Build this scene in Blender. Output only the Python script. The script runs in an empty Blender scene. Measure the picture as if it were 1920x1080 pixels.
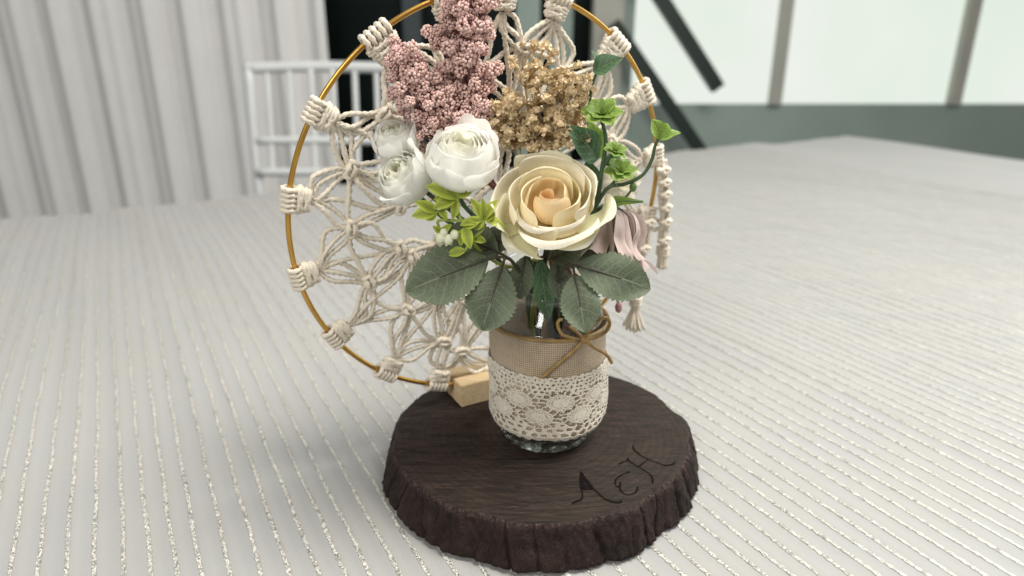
import bpy, math, random
import numpy as np
from mathutils import Vector, Matrix, noise as mnoise
random.seed(7)
RNG = np.random.default_rng(7)
S = bpy.context.scene
COL = S.collection
PI = math.pi

# ------------------------------------------------------------------ camera, world, lamps, exposure
CAM_H, PITCH, FPX = 0.309, math.radians(20), 1300.0
cam = bpy.data.cameras.new('camera'); camo = bpy.data.objects.new('camera', cam); COL.objects.link(camo)
camo.location = (0, 0, CAM_H); camo.rotation_euler = (PI/2 - PITCH, 0, 0)
cam.sensor_fit = 'HORIZONTAL'; cam.sensor_width = 36; cam.lens = FPX/1920*36
cam.clip_start = 0.02; cam.clip_end = 60
cam.dof.use_dof = True; cam.dof.focus_distance = 0.425; cam.dof.aperture_fstop = 5.0
S.camera = camo
W = bpy.data.worlds.new('World'); S.world = W; W.use_nodes = True
W.node_tree.nodes['Background'].inputs[0].default_value = (1.0, 0.985, 0.96, 1)
W.node_tree.nodes['Background'].inputs[1].default_value = 0.30
def area(name, loc, target, size, power, color=(1, 1, 1)):
    l = bpy.data.lights.new(name, 'AREA'); l.shape = 'SQUARE'; l.size = size; l.energy = power; l.color = color
    o = bpy.data.objects.new(name, l); COL.objects.link(o); o.location = loc
    o.rotation_euler = (Vector(target)-Vector(loc)).to_track_quat('-Z', 'Y').to_euler()
    return o
area('overhead_daylight', (0.75, 0.35, 1.9), (0.0, 0.5, 0.1), 1.0, 58, (1.0, 0.965, 0.905))
area('window_daylight', (2.0, 1.5, 1.1), (0.05, 0.45, 0.1), 1.2, 20, (0.98, 1.0, 0.98))
area('front_daylight', (-0.9, -1.2, 1.5), (0.0, 0.5, 0.15), 0.9, 24, (1.0, 0.97, 0.92))
S.view_settings.view_transform = 'Standard'; S.view_settings.look = 'None'
S.view_settings.exposure = 0.06; S.view_settings.gamma = 1.0
S.cycles.use_denoising = True
S.cycles.transparent_max_bounces = 24

# ------------------------------------------------------------------ helpers
def ray(px, py):
    u = (px-960)/FPX; v = (540-py)/FPX
    return np.array([u, math.cos(PITCH)+v*math.sin(PITCH), -math.sin(PITCH)+v*math.cos(PITCH)])
def PX(px, py, Y):
    d = ray(px, py); return d*(Y/d[1])+np.array([0, 0, CAM_H])
def GZ(px, py, z):
    d = ray(px, py); return d*((z-CAM_H)/d[2])+np.array([0, 0, CAM_H])
def nrm(v):
    v = np.asarray(v, float); return v/(np.linalg.norm(v)+1e-12)
def catmull(P, n):
    P = np.asarray(P, float)
    if len(P) == 2: return P[0]+(P[1]-P[0])*np.linspace(0, 1, n)[:, None]
    Q = np.vstack([2*P[0]-P[1], P, 2*P[-1]-P[-2]])
    t = np.linspace(0, len(P)-1-1e-9, n); i = t.astype(int); f = (t-i)[:, None]
    a, b, c, d = Q[i], Q[i+1], Q[i+2], Q[i+3]
    return .5*(2*b+(c-a)*f+(2*a-5*b+4*c-d)*f*f+(3*b-a-3*c+d)*f**3)
def arclen(P): return float(np.linalg.norm(np.diff(np.asarray(P, float), axis=0), axis=1).sum())
def root_of(o):
    while o.parent: o = o.parent
    return o
def grid_faces(nu, nv, wrap=False, off=0):
    i, j = np.meshgrid(np.arange(nu-1), np.arange(nv if wrap else nv-1), indexing='ij')
    a = i*nv+j; b = i*nv+(j+1) % nv
    return (np.stack([a, b, b+nv, a+nv], -1).reshape(-1, 4)+off).tolist()
class MB:
    def __init__(s): s.V = []; s.F = []; s.n = 0; s.U = []; s.C = []
    def add(s, v, f, uv=None, col=None):
        v = np.asarray(v, float).reshape(-1, 3)
        s.F += [[i+s.n for i in q] for q in f]; s.V.append(v); s.n += len(v)
        s.U.append(np.zeros((len(v), 2)) if uv is None else np.asarray(uv).reshape(-1, 2))
        s.C.append(np.ones((len(v), 3)) if col is None else np.asarray(col).reshape(-1, 3))
        return s
    def tube(s, path, r, n=8, lobes=0, depth=.22, pitch=None, caps=True):
        path = np.asarray(path, float); m = len(path)
        r = np.broadcast_to(np.asarray(r, float), (m,))
        T = np.gradient(path, axis=0); T /= np.linalg.norm(T, axis=1)[:, None]+1e-12
        up = np.array([0, 0, 1.]) if abs(T[0][2]) < .9 else np.array([1., 0, 0])
        A = np.zeros((m, 3)); a = nrm(np.cross(T[0], up))
        for k in range(m):
            a = nrm(a-T[k]*np.dot(a, T[k])); A[k] = a
        B = np.cross(T, A)
        th = np.linspace(0, 2*PI, n, endpoint=False)[None]
        rr = r[:, None]*np.ones((1, n))
        tt = th*np.ones((m, 1))
        if lobes:
            L = np.r_[0, np.cumsum(np.linalg.norm(np.diff(path, axis=0), axis=1))]
            ph = (2*PI/lobes)*(L/(pitch or 2.2*r.mean()))[:, None]
            rr = rr*(1-depth*.5+depth*np.abs(np.cos(lobes*(tt+ph)/2)))
        v = path[:, None]+A[:, None]*(rr*np.cos(tt))[..., None]+B[:, None]*(rr*np.sin(tt))[..., None]
        f = grid_faces(m, n, True)
        if caps: f = f+[list(range(n))[::-1], [(m-1)*n+k for k in range(n)]]
        return s.add(v, f)
    def rope(s, pts, r, pitch=None, n=9):
        L = arclen(pts); m = max(6, int(L/(r*.62)))
        return s.tube(catmull(pts, m), r, n, 3, .80, pitch or 3.0*r)
    def lathe(s, prof, c=(0, 0, 0), n=64):
        prof = np.asarray(prof, float); th = np.linspace(0, 2*PI, n, endpoint=False)
        v = np.stack([prof[:, 0, None]*np.cos(th), prof[:, 0, None]*np.sin(th), np.broadcast_to(prof[:, 1, None], (len(prof), n))], -1)
        return s.add(v+np.asarray(c), grid_faces(len(prof), n, True))
    def box(s, lo, hi, R=None, c=(0, 0, 0)):
        x0, y0, z0 = lo; x1, y1, z1 = hi
        v = np.array([[x0, y0, z0], [x1, y0, z0], [x1, y1, z0], [x0, y1, z0], [x0, y0, z1], [x1, y0, z1], [x1, y1, z1], [x0, y1, z1]], float)
        if R is not None: v = v@np.asarray(R).T
        return s.add(v+np.asarray(c), [[3, 2, 1, 0], [4, 5, 6, 7], [0, 1, 5, 4], [1, 2, 6, 5], [2, 3, 7, 6], [3, 0, 4, 7]])
    def ball(s, c, r, sq=(1, 1, 1)):
        return s.add(ICO[0]*np.asarray(sq)*r+np.asarray(c), ICO[1])
    def mesh(s, name, mat, smooth=True, origin=(0, 0, 0)):
        me = bpy.data.meshes.new(name)
        v = np.vstack(s.V)-np.asarray(origin)
        me.from_pydata(v.tolist(), [], s.F)
        me.materials.append(mat)
        me.polygons.foreach_set('use_smooth', [smooth]*len(me.polygons))
        li = np.zeros(len(me.loops), int); me.loops.foreach_get('vertex_index', li)
        uv = np.vstack(s.U)
        if uv.any():
            l = me.uv_layers.new(name='UVMap'); l.data.foreach_set('uv', uv[li].ravel())
        c = np.vstack(s.C)
        if (c != 1).any():
            a = me.color_attributes.new('Col', 'FLOAT_COLOR', 'POINT')
            a.data.foreach_set('color', np.c_[c, np.ones(len(c))].ravel())
        me.update(); return me
    def build(s, name, mat, parent=None, smooth=True, kind=None):
        org = root_of(parent).location if parent else (0, 0, 0)
        o = bpy.data.objects.new(name, s.mesh(name, mat, smooth, org)); COL.objects.link(o)
        o.parent = parent
        if kind: o['kind'] = kind
        return o
def _ico():
    import bmesh
    bm = bmesh.new(); bmesh.ops.create_icosphere(bm, subdivisions=2, radius=1)
    v = np.array([x.co for x in bm.verts]); f = [[a.index for a in q.verts] for q in bm.faces]; bm.free(); return v, f
ICO = _ico()
def thing(name, loc, label, cat, group=None):
    o = bpy.data.objects.new(name, None); COL.objects.link(o); o.location = [float(x) for x in loc]
    o.empty_display_size = .01
    o['label'] = label; o['category'] = cat
    if group: o['group'] = group
    return o
def struct(o): o['kind'] = 'structure'; return o
def place(me, name, parent, loc, rot, sc):
    o = bpy.data.objects.new(name, me); COL.objects.link(o); o.parent = parent
    o.location = [float(a-b) for a, b in zip(loc, root_of(parent).location)]; o.rotation_euler = rot; o.scale = (sc,)*3
    return o

# ------------------------------------------------------------------ materials
def newmat(name):
    m = bpy.data.materials.new(name); m.use_nodes = True
    nt = m.node_tree; return m, nt, nt.nodes['Principled BSDF'], nt.nodes['Material Output']
def nd(nt, t, **k):
    n = nt.nodes.new(t)
    for a, b in k.items(): setattr(n, a, b)
    return n
def mth(nt, op, a, b=None, c=None):
    n = nd(nt, 'ShaderNodeMath', operation=op)
    for i, x in enumerate((a, b, c)):
        if x is None: continue
        if isinstance(x, (int, float)): n.inputs[i].default_value = x
        else: nt.links.new(x, n.inputs[i])
    return n.outputs[0]
def mixc(nt, f, a, b, mode='MIX'):
    n = nd(nt, 'ShaderNodeMix', data_type='RGBA', blend_type=mode)
    for i, x in ((0, f), (6, a), (7, b)):
        if isinstance(x, (int, float)): n.inputs[i].default_value = x
        elif isinstance(x, tuple): n.inputs[i].default_value = x if len(x) == 4 else (*x, 1)
        else: nt.links.new(x, n.inputs[i])
    return n.outputs[2]
def noi(nt, scale, detail=4, rough=.55, vec=None, stretch=None):
    tc = nd(nt, 'ShaderNodeTexCoord'); v = vec or tc.outputs['Object']
    if stretch:
        mp = nd(nt, 'ShaderNodeMapping'); mp.inputs['Scale'].default_value = stretch[:3]
        if len(stretch) > 3: mp.inputs['Rotation'].default_value = (0, 0, stretch[3])
        nt.links.new(v, mp.inputs[0]); v = mp.outputs[0]
    n = nd(nt, 'ShaderNodeTexNoise'); n.inputs['Scale'].default_value = scale; n.inputs['Detail'].default_value = detail
    n.inputs['Roughness'].default_value = rough; nt.links.new(v, n.inputs['Vector']); return n.outputs[0]
def ramp(nt, f, a, b):
    n = nd(nt, 'ShaderNodeMapRange'); n.inputs[1].default_value = a; n.inputs[2].default_value = b; nt.links.new(f, n.inputs[0]); return n.outputs[0]
def bump(nt, b, h, strength, dist=.001):
    n = nd(nt, 'ShaderNodeBump'); n.inputs['Strength'].default_value = strength; n.inputs['Distance'].default_value = dist
    nt.links.new(h, n.inputs['Height']); nt.links.new(n.outputs[0], b.inputs['Normal']); return n
def simple(name, c1, c2=None, scale=300, rough=.7, bmp=0, bscale=None, metal=0, spec=.4, sheen=0, trans=0, coat=0, bdist=.0006, vary=0):
    m, nt, b, out = newmat(name)
    c2 = c2 or tuple(x*.8 for x in c1)
    f = ramp(nt, noi(nt, scale), .3, .7)
    col = mixc(nt, f, c1, c2)
    if vary:
        oi = nd(nt, 'ShaderNodeObjectInfo'); col = mixc(nt, mth(nt, 'MULTIPLY', oi.outputs['Random'], vary), col, tuple(x*.55 for x in c2))
    nt.links.new(col, b.inputs['Base Color'])
    b.inputs['Roughness'].default_value = rough; b.inputs['Metallic'].default_value = metal
    b.inputs['Specular IOR Level'].default_value = spec; b.inputs['Sheen Weight'].default_value = sheen; b.inputs['Coat Weight'].default_value = coat
    if bmp: bump(nt, b, noi(nt, bscale or scale*3), bmp, bdist)
    if trans: translucent(nt, b, out, trans)
    return m
def translucent(nt, b, out, w):
    t = nd(nt, 'ShaderNodeBsdfTranslucent'); mx = nd(nt, 'ShaderNodeMixShader'); mx.inputs[0].default_value = w
    l = b.inputs['Base Color'].links
    if l: nt.links.new(l[0].from_socket, t.inputs[0])
    else: t.inputs[0].default_value = b.inputs['Base Color'].default_value
    nt.links.new(b.outputs[0], mx.inputs[1]); nt.links.new(t.outputs[0], mx.inputs[2]); nt.links.new(mx.outputs[0], out.inputs[0])
def petal_mat(name, rough=.62, trans=.28, weave=.25):
    m, nt, b, out = newmat(name)
    a = nd(nt, 'ShaderNodeVertexColor', layer_name='Col')
    uv = nd(nt, 'ShaderNodeUVMap', uv_map='UVMap')
    vein = noi(nt, 1.0, 4, .6, vec=uv.outputs[0], stretch=(34, 2.2, 1))
    f = mth(nt, 'ADD', ramp(nt, noi(nt, 160), .3, .75), mth(nt, 'MULTIPLY', ramp(nt, vein, .45, .7), .9))
    nt.links.new(mixc(nt, mth(nt, 'MULTIPLY', f, .10), a.outputs[0], (.75, .7, .55)), b.inputs['Base Color'])
    b.inputs['Roughness'].default_value = rough; b.inputs['Specular IOR Level'].default_value = .25; b.inputs['Sheen Weight'].default_value = .15
    bump(nt, b, mth(nt, 'ADD', noi(nt, 900, 3), mth(nt, 'ADD', mth(nt, 'MULTIPLY', noi(nt, 130, 4), 2.0), mth(nt, 'MULTIPLY', vein, 2.0))), weave*1.6, .0006)
    translucent(nt, b, out, trans); return m
def leaf_mat(name, c, vein, nv=8, slope=1.7, vw=.12, rough=.6, trans=.12, vstr=.55):
    m, nt, b, out = newmat(name)
    uv = nd(nt, 'ShaderNodeUVMap', uv_map='UVMap'); sx = nd(nt, 'ShaderNodeSeparateXYZ'); nt.links.new(uv.outputs[0], sx.inputs[0])
    au = mth(nt, 'ABSOLUTE', mth(nt, 'MULTIPLY_ADD', sx.outputs[0], 2, -1))
    n0 = noi(nt, 120, 3)
    k = mth(nt, 'ADD', mth(nt, 'MULTIPLY_ADD', sx.outputs[1], nv, mth(nt, 'MULTIPLY', au, -slope)), mth(nt, 'MULTIPLY', n0, 1.1))
    fr = mth(nt, 'ABSOLUTE', mth(nt, 'SUBTRACT', mth(nt, 'FRACT', k), .5))
    lat = ramp(nt, fr, vw, .02)
    mid = ramp(nt, au, .05, .015)
    # fine net of veins
    tc = nd(nt, 'ShaderNodeTexCoord'); vo = nd(nt, 'ShaderNodeTexVoronoi', feature='DISTANCE_TO_EDGE'); vo.inputs['Scale'].default_value = 420
    nt.links.new(tc.outputs['Object'], vo.inputs['Vector'])
    net = mth(nt, 'MULTIPLY', ramp(nt, vo.outputs[0], .12, .0), .4)
    vmask = mth(nt, 'MAXIMUM', mth(nt, 'MAXIMUM', mth(nt, 'MULTIPLY', lat, .8), mid), net)
    base = mixc(nt, ramp(nt, noi(nt, 70, 4), .3, .7), c, tuple(x*.72 for x in c))
    base = mixc(nt, ramp(nt, au, .15, 1.0), base, tuple(x*1.6 for x in c))
    col = mixc(nt, mth(nt, 'MULTIPLY', vmask, vstr), base, vein)
    nt.links.new(col, b.inputs['Base Color'])
    b.inputs['Roughness'].default_value = rough; b.inputs['Specular IOR Level'].default_value = .25
    h = mth(nt, 'ADD', mth(nt, 'MULTIPLY', vmask, -.6), mth(nt, 'MULTIPLY', noi(nt, 1500, 2), .35))
    bump(nt, b, h, .5, .0004)
    translucent(nt, b, out, trans); return m

M = {}
M['rope'] = simple('cotton_cord', (.84, .77, .65), (.73, .65, .52), 500, .9, .5, 2500, spec=.15, sheen=.3)
M['gold'] = simple('brass_hoop', (.62, .37, .09), (.50, .28, .06), 60, .32, .1, 800, metal=.9)
M['pine'] = None
M['rose'] = petal_mat('rose_fabric', .6, .34)
M['white_petal'] = petal_mat('white_silk', .5, .48, .15)
M['pink_petal'] = petal_mat('pink_silk', .6, .25)
M['leaf'] = leaf_mat('grey_green_leaf', (.076, .094, .060), (.23, .265, .175), trans=.05, vstr=.55, vw=.07)
M['leaf_fresh'] = leaf_mat('fresh_leaf', (.13, .22, .035), (.46, .55, .17), 6, 1.5, rough=.4, trans=.2)
M['leaf_lime'] = leaf_mat('lime_leaf', (.36, .43, .06), (.52, .55, .18), 5, 1.6, rough=.45, trans=.3)
M['leaf_deep'] = leaf_mat('deep_leaf', (.045, .095, .045), (.2, .3, .14), 5, 1.6, rough=.4)
M['stem'] = simple('brown_stem', (.055, .05, .028), (.035, .03, .02), 200, .6, .3)
M['stem_green'] = simple('green_stem', (.07, .12, .05), (.04, .075, .04), 200, .45, .2)
M['stem_lime'] = simple('lime_stem', (.33, .40, .07), (.25, .32, .06), 200, .5)
M['bead'] = simple('pink_bead', (.84, .61, .55), (.70, .46, .41), 110, .42, .15, 2600, spec=.5, vary=.38)
M['bead_in'] = simple('dusky_twig', (.27, .13, .11), (.2, .09, .08), 200, .8)
M['floret'] = simple('dried_floret', (.88, .74, .50), (.74, .57, .33), 160, .85, .4, 1800, trans=.15, vary=.5)
M['twig'] = simple('dried_twig', (.50, .34, .15), (.38, .24, .10), 200, .8)
M['twine'] = simple('golden_brown_cord', (.36, .225, .065), (.20, .12, .035), 220, .38, .4, 2500, spec=.6)
M['lace'] = simple('cream_lace', (.72, .67, .57), (.61, .55, .45), 350, .9, .6, 3500, sheen=.3, spec=.15)
M['white_paint'] = simple('white_chair_paint', (.72, .74, .74), (.66, .68, .68), 12, .4)
M['ink'] = simple('burnt_line', (.006, .0045, .0045), (.010, .0075, .007), 400, .9, spec=.05)
M['silver'] = None

def burlap():
    m, nt, b, out = newmat('burlap_weave')
    uv = nd(nt, 'ShaderNodeUVMap', uv_map='UVMap'); sx = nd(nt, 'ShaderNodeSeparateXYZ'); nt.links.new(uv.outputs[0], sx.inputs[0])
    n1 = noi(nt, 90, 3); n2 = noi(nt, 260, 3)
    x = mth(nt, 'ADD', mth(nt, 'MULTIPLY', sx.outputs[0], 2*PI/.0030), mth(nt, 'MULTIPLY', n1, 2.6))
    y = mth(nt, 'ADD', mth(nt, 'MULTIPLY', sx.outputs[1], 2*PI/.0030), mth(nt, 'MULTIPLY', n2, 1.6))
    a = mth(nt, 'SINE', x); c = mth(nt, 'SINE', y)
    h = mth(nt, 'ADD', mth(nt, 'ABSOLUTE', a), mth(nt, 'ABSOLUTE', c))
    f = ramp(nt, h, .25, 1.35)
    base = mixc(nt, ramp(nt, noi(nt, 140), .3, .7), (.70, .57, .41), (.58, .46, .32))
    nt.links.new(mixc(nt, f, (.17, .115, .07), base), b.inputs['Base Color'])
    b.inputs['Roughness'].default_value = .95; b.inputs['Specular IOR Level'].default_value = .1; b.inputs['Sheen Weight'].default_value = .25
    bump(nt, b, h, .8, .0005); translucent(nt, b, out, .2); return m
M['burlap'] = burlap()

def log_top():
    m, nt, b, out = newmat('dark_stained_wood')
    g1 = noi(nt, 42, 6, .7, stretch=(1, 7, 1, math.radians(-32)))
    g2 = noi(nt, 110, 5, .65, stretch=(1, 8, 1, math.radians(-28)))
    g3 = noi(nt, 14, 3)
    c = mixc(nt, ramp(nt, g1, .38, .62), (.009, .005, .0042), (.048, .029, .022))
    c = mixc(nt, mth(nt, 'MULTIPLY', ramp(nt, g3, .42, .65), .5), c, (.030, .0235, .015))
    c = mixc(nt, mth(nt, 'MULTIPLY', ramp(nt, g2, .58, .70), .6), c, (.105, .078, .066))
    tcr = nd(nt, 'ShaderNodeTexCoord'); wv = nd(nt, 'ShaderNodeTexWave', wave_type='RINGS', rings_direction='Z'); wv.inputs['Scale'].default_value = 60; wv.inputs['Distortion'].default_value = 5; wv.inputs['Detail'].default_value = 3; wv.inputs['Detail Scale'].default_value = .6
    nt.links.new(tcr.outputs['Object'], wv.inputs['Vector'])
    c = mixc(nt, mth(nt, 'MULTIPLY', ramp(nt, wv.outputs[1], .55, 1.0), .35), c, (.006, .004, .0035))
    nt.links.new(c, b.inputs['Base Color'])
    nt.links.new(mth(nt, 'MULTIPLY_ADD', g1, .25, .38), b.inputs['Roughness']); b.inputs['Specular IOR Level'].default_value = .22
    bump(nt, b, mth(nt, 'ADD', mth(nt, 'MULTIPLY', g2, 1.2), g1), .8, .0016); return m
M['log_top'] = log_top()
def bark():
    m, nt, b, out = newmat('dark_bark')
    n1 = noi(nt, 90, 5, .65, stretch=(1, 1, .45)); n2 = noi(nt, 420, 4, .7, stretch=(1, 1, .5)); n3 = noi(nt, 22, 3)
    c = mixc(nt, ramp(nt, n1, .35, .7), (.016, .0088, .0075), (.037, .0205, .0165))
    c = mixc(nt, mth(nt, 'MULTIPLY', ramp(nt, n2, .62, .76), .45), c, (.085, .062, .052))
    c = mixc(nt, mth(nt, 'MULTIPLY', ramp(nt, n3, .5, .66), .5), c, (.013, .010, .010))
    tcz = nd(nt, 'ShaderNodeTexCoord'); sz = nd(nt, 'ShaderNodeSeparateXYZ'); nt.links.new(tcz.outputs['Object'], sz.inputs[0])
    worn = mth(nt, 'MULTIPLY', ramp(nt, sz.outputs[2], .0268, .0295), ramp(nt, n2, .45, .62))
    c = mixc(nt, mth(nt, 'MULTIPLY', worn, .7), c, (.10, .068, .058))
    nt.links.new(c, b.inputs['Base Color']); b.inputs['Roughness'].default_value = .6; b.inputs['Specular IOR Level'].default_value = .22
    bump(nt, b, mth(nt, 'ADD', n1, mth(nt, 'MULTIPLY', n2, .9)), 1.0, .003); return m
M['bark'] = bark()
def pine():
    m, nt, b, out = newmat('pale_pine')
    g = noi(nt, 45, 5, .6, stretch=(1, 10, 10))
    nt.links.new(mixc(nt, ramp(nt, g, .35, .7), (.70, .55, .34), (.55, .40, .22)), b.inputs['Base Color'])
    b.inputs['Roughness'].default_value = .6; bump(nt, b, g, .2, .0004); return m
M['pine'] = pine()
def cloth():
    m, nt, b, out = newmat('white_table_linen')
    uv = nd(nt, 'ShaderNodeUVMap', uv_map='UVMap'); sx = nd(nt, 'ShaderNodeSeparateXYZ'); nt.links.new(uv.outputs[0], sx.inputs[0])
    w = mth(nt, 'SINE', mth(nt, 'MULTIPLY', sx.outputs[0], 2*PI/.0150))
    n1 = noi(nt, 9, 3); weave = noi(nt, 1400, 2, stretch=(1, 1, 1))
    base = mixc(nt, ramp(nt, w, -.8, .9), (.325, .33, .325), (.355, .355, .345))
    base = mixc(nt, mth(nt, 'MULTIPLY', ramp(nt, n1, .4, .7), .35), base, (.38, .36, .33))
    nt.links.new(base, b.inputs['Base Color'])
    b.inputs['Roughness'].default_value = .6; b.inputs['Sheen Weight'].default_value = .25; b.inputs['Specular IOR Level'].default_value = .3
    bump(nt, b, mth(nt, 'ADD', weave, mth(nt, 'MULTIPLY', noi(nt, 55, 4), 3.0)), .4, .0006); return m
M['cloth'] = cloth()
def silver():
    m, nt, b, out = newmat('sparkling_thread')
    tc = nd(nt, 'ShaderNodeTexCoord'); vo = nd(nt, 'ShaderNodeTexVoronoi'); vo.inputs['Scale'].default_value = 900
    nt.links.new(tc.outputs['Object'], vo.inputs['Vector'])
    hs = nd(nt, 'ShaderNodeSeparateColor'); nt.links.new(vo.outputs['Color'], hs.inputs[0])
    c = mixc(nt, hs.outputs[0], (.37, .36, .335), (.78, .76, .68))
    nt.links.new(c, b.inputs['Base Color'])
    nt.links.new(mth(nt, 'MULTIPLY', ramp(nt, hs.outputs[1], .45, .8), .7), b.inputs['Metallic'])
    b.inputs['Roughness'].default_value = .32
    bump(nt, b, hs.outputs[2], .9, .0008); return m
M['silver'] = silver()
def glass():
    m, nt, b, out = newmat('clear_glass')
    lw = nd(nt, 'ShaderNodeLayerWeight'); lw.inputs[0].default_value = .5
    fac = mth(nt, 'MULTIPLY_ADD', mth(nt, 'POWER', lw.outputs['Facing'], 3.0), .8, .06)
    tr = nd(nt, 'ShaderNodeBsdfTransparent'); tr.inputs[0].default_value = (.985, .992, .988, 1)
    gl = nd(nt, 'ShaderNodeBsdfGlossy'); gl.inputs['Roughness'].default_value = .04
    mx = nd(nt, 'ShaderNodeMixShader'); nt.links.new(fac, mx.inputs[0])
    nt.links.new(tr.outputs[0], mx.inputs[1]); nt.links.new(gl.outputs[0], mx.inputs[2]); nt.links.new(mx.outputs[0], out.inputs[0])
    n = nd(nt, 'ShaderNodeBump'); n.inputs['Strength'].default_value = .02; n.inputs['Distance'].default_value = .002
    nt.links.new(noi(nt, 60, 2), n.inputs['Height']); nt.links.new(n.outputs[0], gl.inputs['Normal'])
    return m
M['glass'] = glass()
def thickglass():
    m, nt, b, out = newmat('thick_base_glass')
    b.inputs['Base Color'].default_value = (.86, .94, .90, 1); b.inputs['Transmission Weight'].default_value = 1; b.inputs['Roughness'].default_value = .03; b.inputs['IOR'].default_value = 1.48
    return m
M['thick'] = thickglass()
def window():
    m, nt, b, out = newmat('bright_window_pane')
    e = nd(nt, 'ShaderNodeEmission'); e.inputs[1].default_value = .86
    f = ramp(nt, noi(nt, 1.3, 3), .3, .75)
    nt.links.new(mixc(nt, f, (.84, .95, .82), (.98, 1.0, .95)), e.inputs[0]); nt.links.new(e.outputs[0], out.inputs[0]); return m
M['window'] = window()
M['dark'] = simple('dark_glass_wall', (.008, .014, .013), (.014, .022, .02), 3, .35)
M['darkgrey'] = simple('grey_blue_panel', (.06, .075, .08), (.045, .06, .065), 4, .6)
M['beige'] = simple('pale_post_paint', (.46, .46, .40), (.40, .41, .36), 5, .6)
M['grey_green'] = simple('grey_green_panel', (.34, .42, .38), (.28, .36, .32), 3, .6)
M['frame'] = simple('dark_green_frame', (.022, .035, .028), (.016, .026, .022), 6, .5)
M['drape'] = simple('white_drape', (.88, .88, .86), (.84, .84, .82), 8, .85, sheen=.2)
M['floor'] = simple('grey_floor', (.16, .16, .15), (.12, .12, .115), 5, .7)

# ------------------------------------------------------------------ background (out of focus, behind the table)
fl = MB().box((-4, -1.2, -.80), (4, 5.2, -.75)).build('floor', M['floor']); struct(fl)
WY = 3.2
def bx(px, y=100): return float(PX(px, y, WY)[0])
bw = struct(MB().box((-4, WY+.12, -.75), (4, WY+.2, 2.4)).build('back_wall', M['dark']))
def panel(name, x0, x1, mat, y0=WY, y1=WY+.1, z0=-.75, z1=2.3):
    return MB().box((x0, y0, z0), (x1, y1, z1)).build(name, mat, bw, smooth=False)
panel('panel', bx(757), bx(790), M['darkgrey'], WY+.02)
panel('panel', bx(968), bx(1012), M['grey_green'], WY+.03)
panel('panel', bx(1030), bx(1074), M['grey_green'], WY+.04)
panel('post', bx(1108), bx(1163), M['beige'], WY-.06, WY+.05)
panel('post', bx(1163), bx(1186), M['grey_green'], WY-.01, WY+.05)
panel('window_pane', bx(1188), 3.6, M['window'], WY+.03, WY+.06, .02)
panel('panel', bx(1188), 3.6, M['grey_green'], WY+.01, WY+.08, -.75, .02)
# slanting dark frame bars before the bright pane
def bar(a, b, w, y):
    A, B = PX(*a, y), PX(*b, y)
    d = nrm(B-A); s = np.array([-d[2], 0, d[0]])*w/2; t = np.array([0, .03, 0])
    v = [A-s-t, A+s-t, A+s+t, A-s+t, B-s-t, B+s-t, B+s+t, B-s+t]
    MB().add(v, [[0, 1, 2, 3], [7, 6, 5, 4], [0, 4, 5, 1], [1, 5, 6, 2], [2, 6, 7, 3], [3, 7, 4, 0]]).build('frame_bar', M['frame'], bw, False)
for xm in (1.15, 1.95, 2.75): panel('mullion', xm, xm+.05, M['beige'], WY-.02, WY+.02, .02)
bar((1196, -70), (1345, 165), .055, WY-.12)
bar((1150, 44), (1400, 410), .052, WY-.12)
# white drape that closes the wall to the left
mb = MB(); xs = np.linspace(-3.9, bx(628), 260); zs = np.linspace(-.74, 2.3, 4)
yy = WY-.10+.035*np.sin(xs*34)+.015*np.sin(xs*81+1)
mb.add(np.stack([np.broadcast_to(xs[:, None], (260, 4)), np.broadcast_to(yy[:, None], (260, 4)), np.broadcast_to(zs, (260, 4))], -1), grid_faces(260, 4))
dr = mb.build('drape', M['drape']); dr['label'] = 'white pleated drape hanging behind the white chair'; dr['category'] = 'drape'

# white chair beyond the table
def chair():
    cx, cy = -.545, 2.02
    t = thing('chair', (cx, cy, -.75), 'white wooden chair with spindle back beyond the table', 'chair')
    P = lambda x, y, z: np.array([cx+x, cy+y, z])
    def rod(name, pts, r): return MB().tube(catmull(pts, 14), r, 10).build(name, M['white_paint'], t)
    for s in (-1, 1):
        rod('back_post', [P(s*.20, .0, -.75), P(s*.20, -.01, -.3), P(s*.205, .02, .0), P(s*.205, .05, .235)], .014)
        rod('leg', [P(s*.21, .36, -.75), P(s*.20, .35, -.31)], .014)
    rod('top_rail', [P(-.215, .05, .222), P(0, .062, .226), P(.215, .05, .222)], .016)
    rod('middle_rail', [P(-.2, .022, .022), P(.2, .022, .022)], .0125)
    rod('lower_rail', [P(-.2, .0, -.066), P(.2, .0, -.066)], .0125)
    rod('stretcher', [P(-.2, .0, -.55), P(.2, .0, -.55)], .010)
    for k in range(6):
        x = -.2+.4*(k+.72)/6.4
        rod('spindle', [P(x, .024, .022), P(x, .055, .222)], .0085)
        rod('spindle', [P(x, .0, -.066), P(x, .022, .022)], .0085)
    MB().box((-.22, -.01, -.32), (.22, .38, -.285), c=(cx, cy, 0)).build('seat', M['white_paint'], t, False)
chair()

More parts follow.
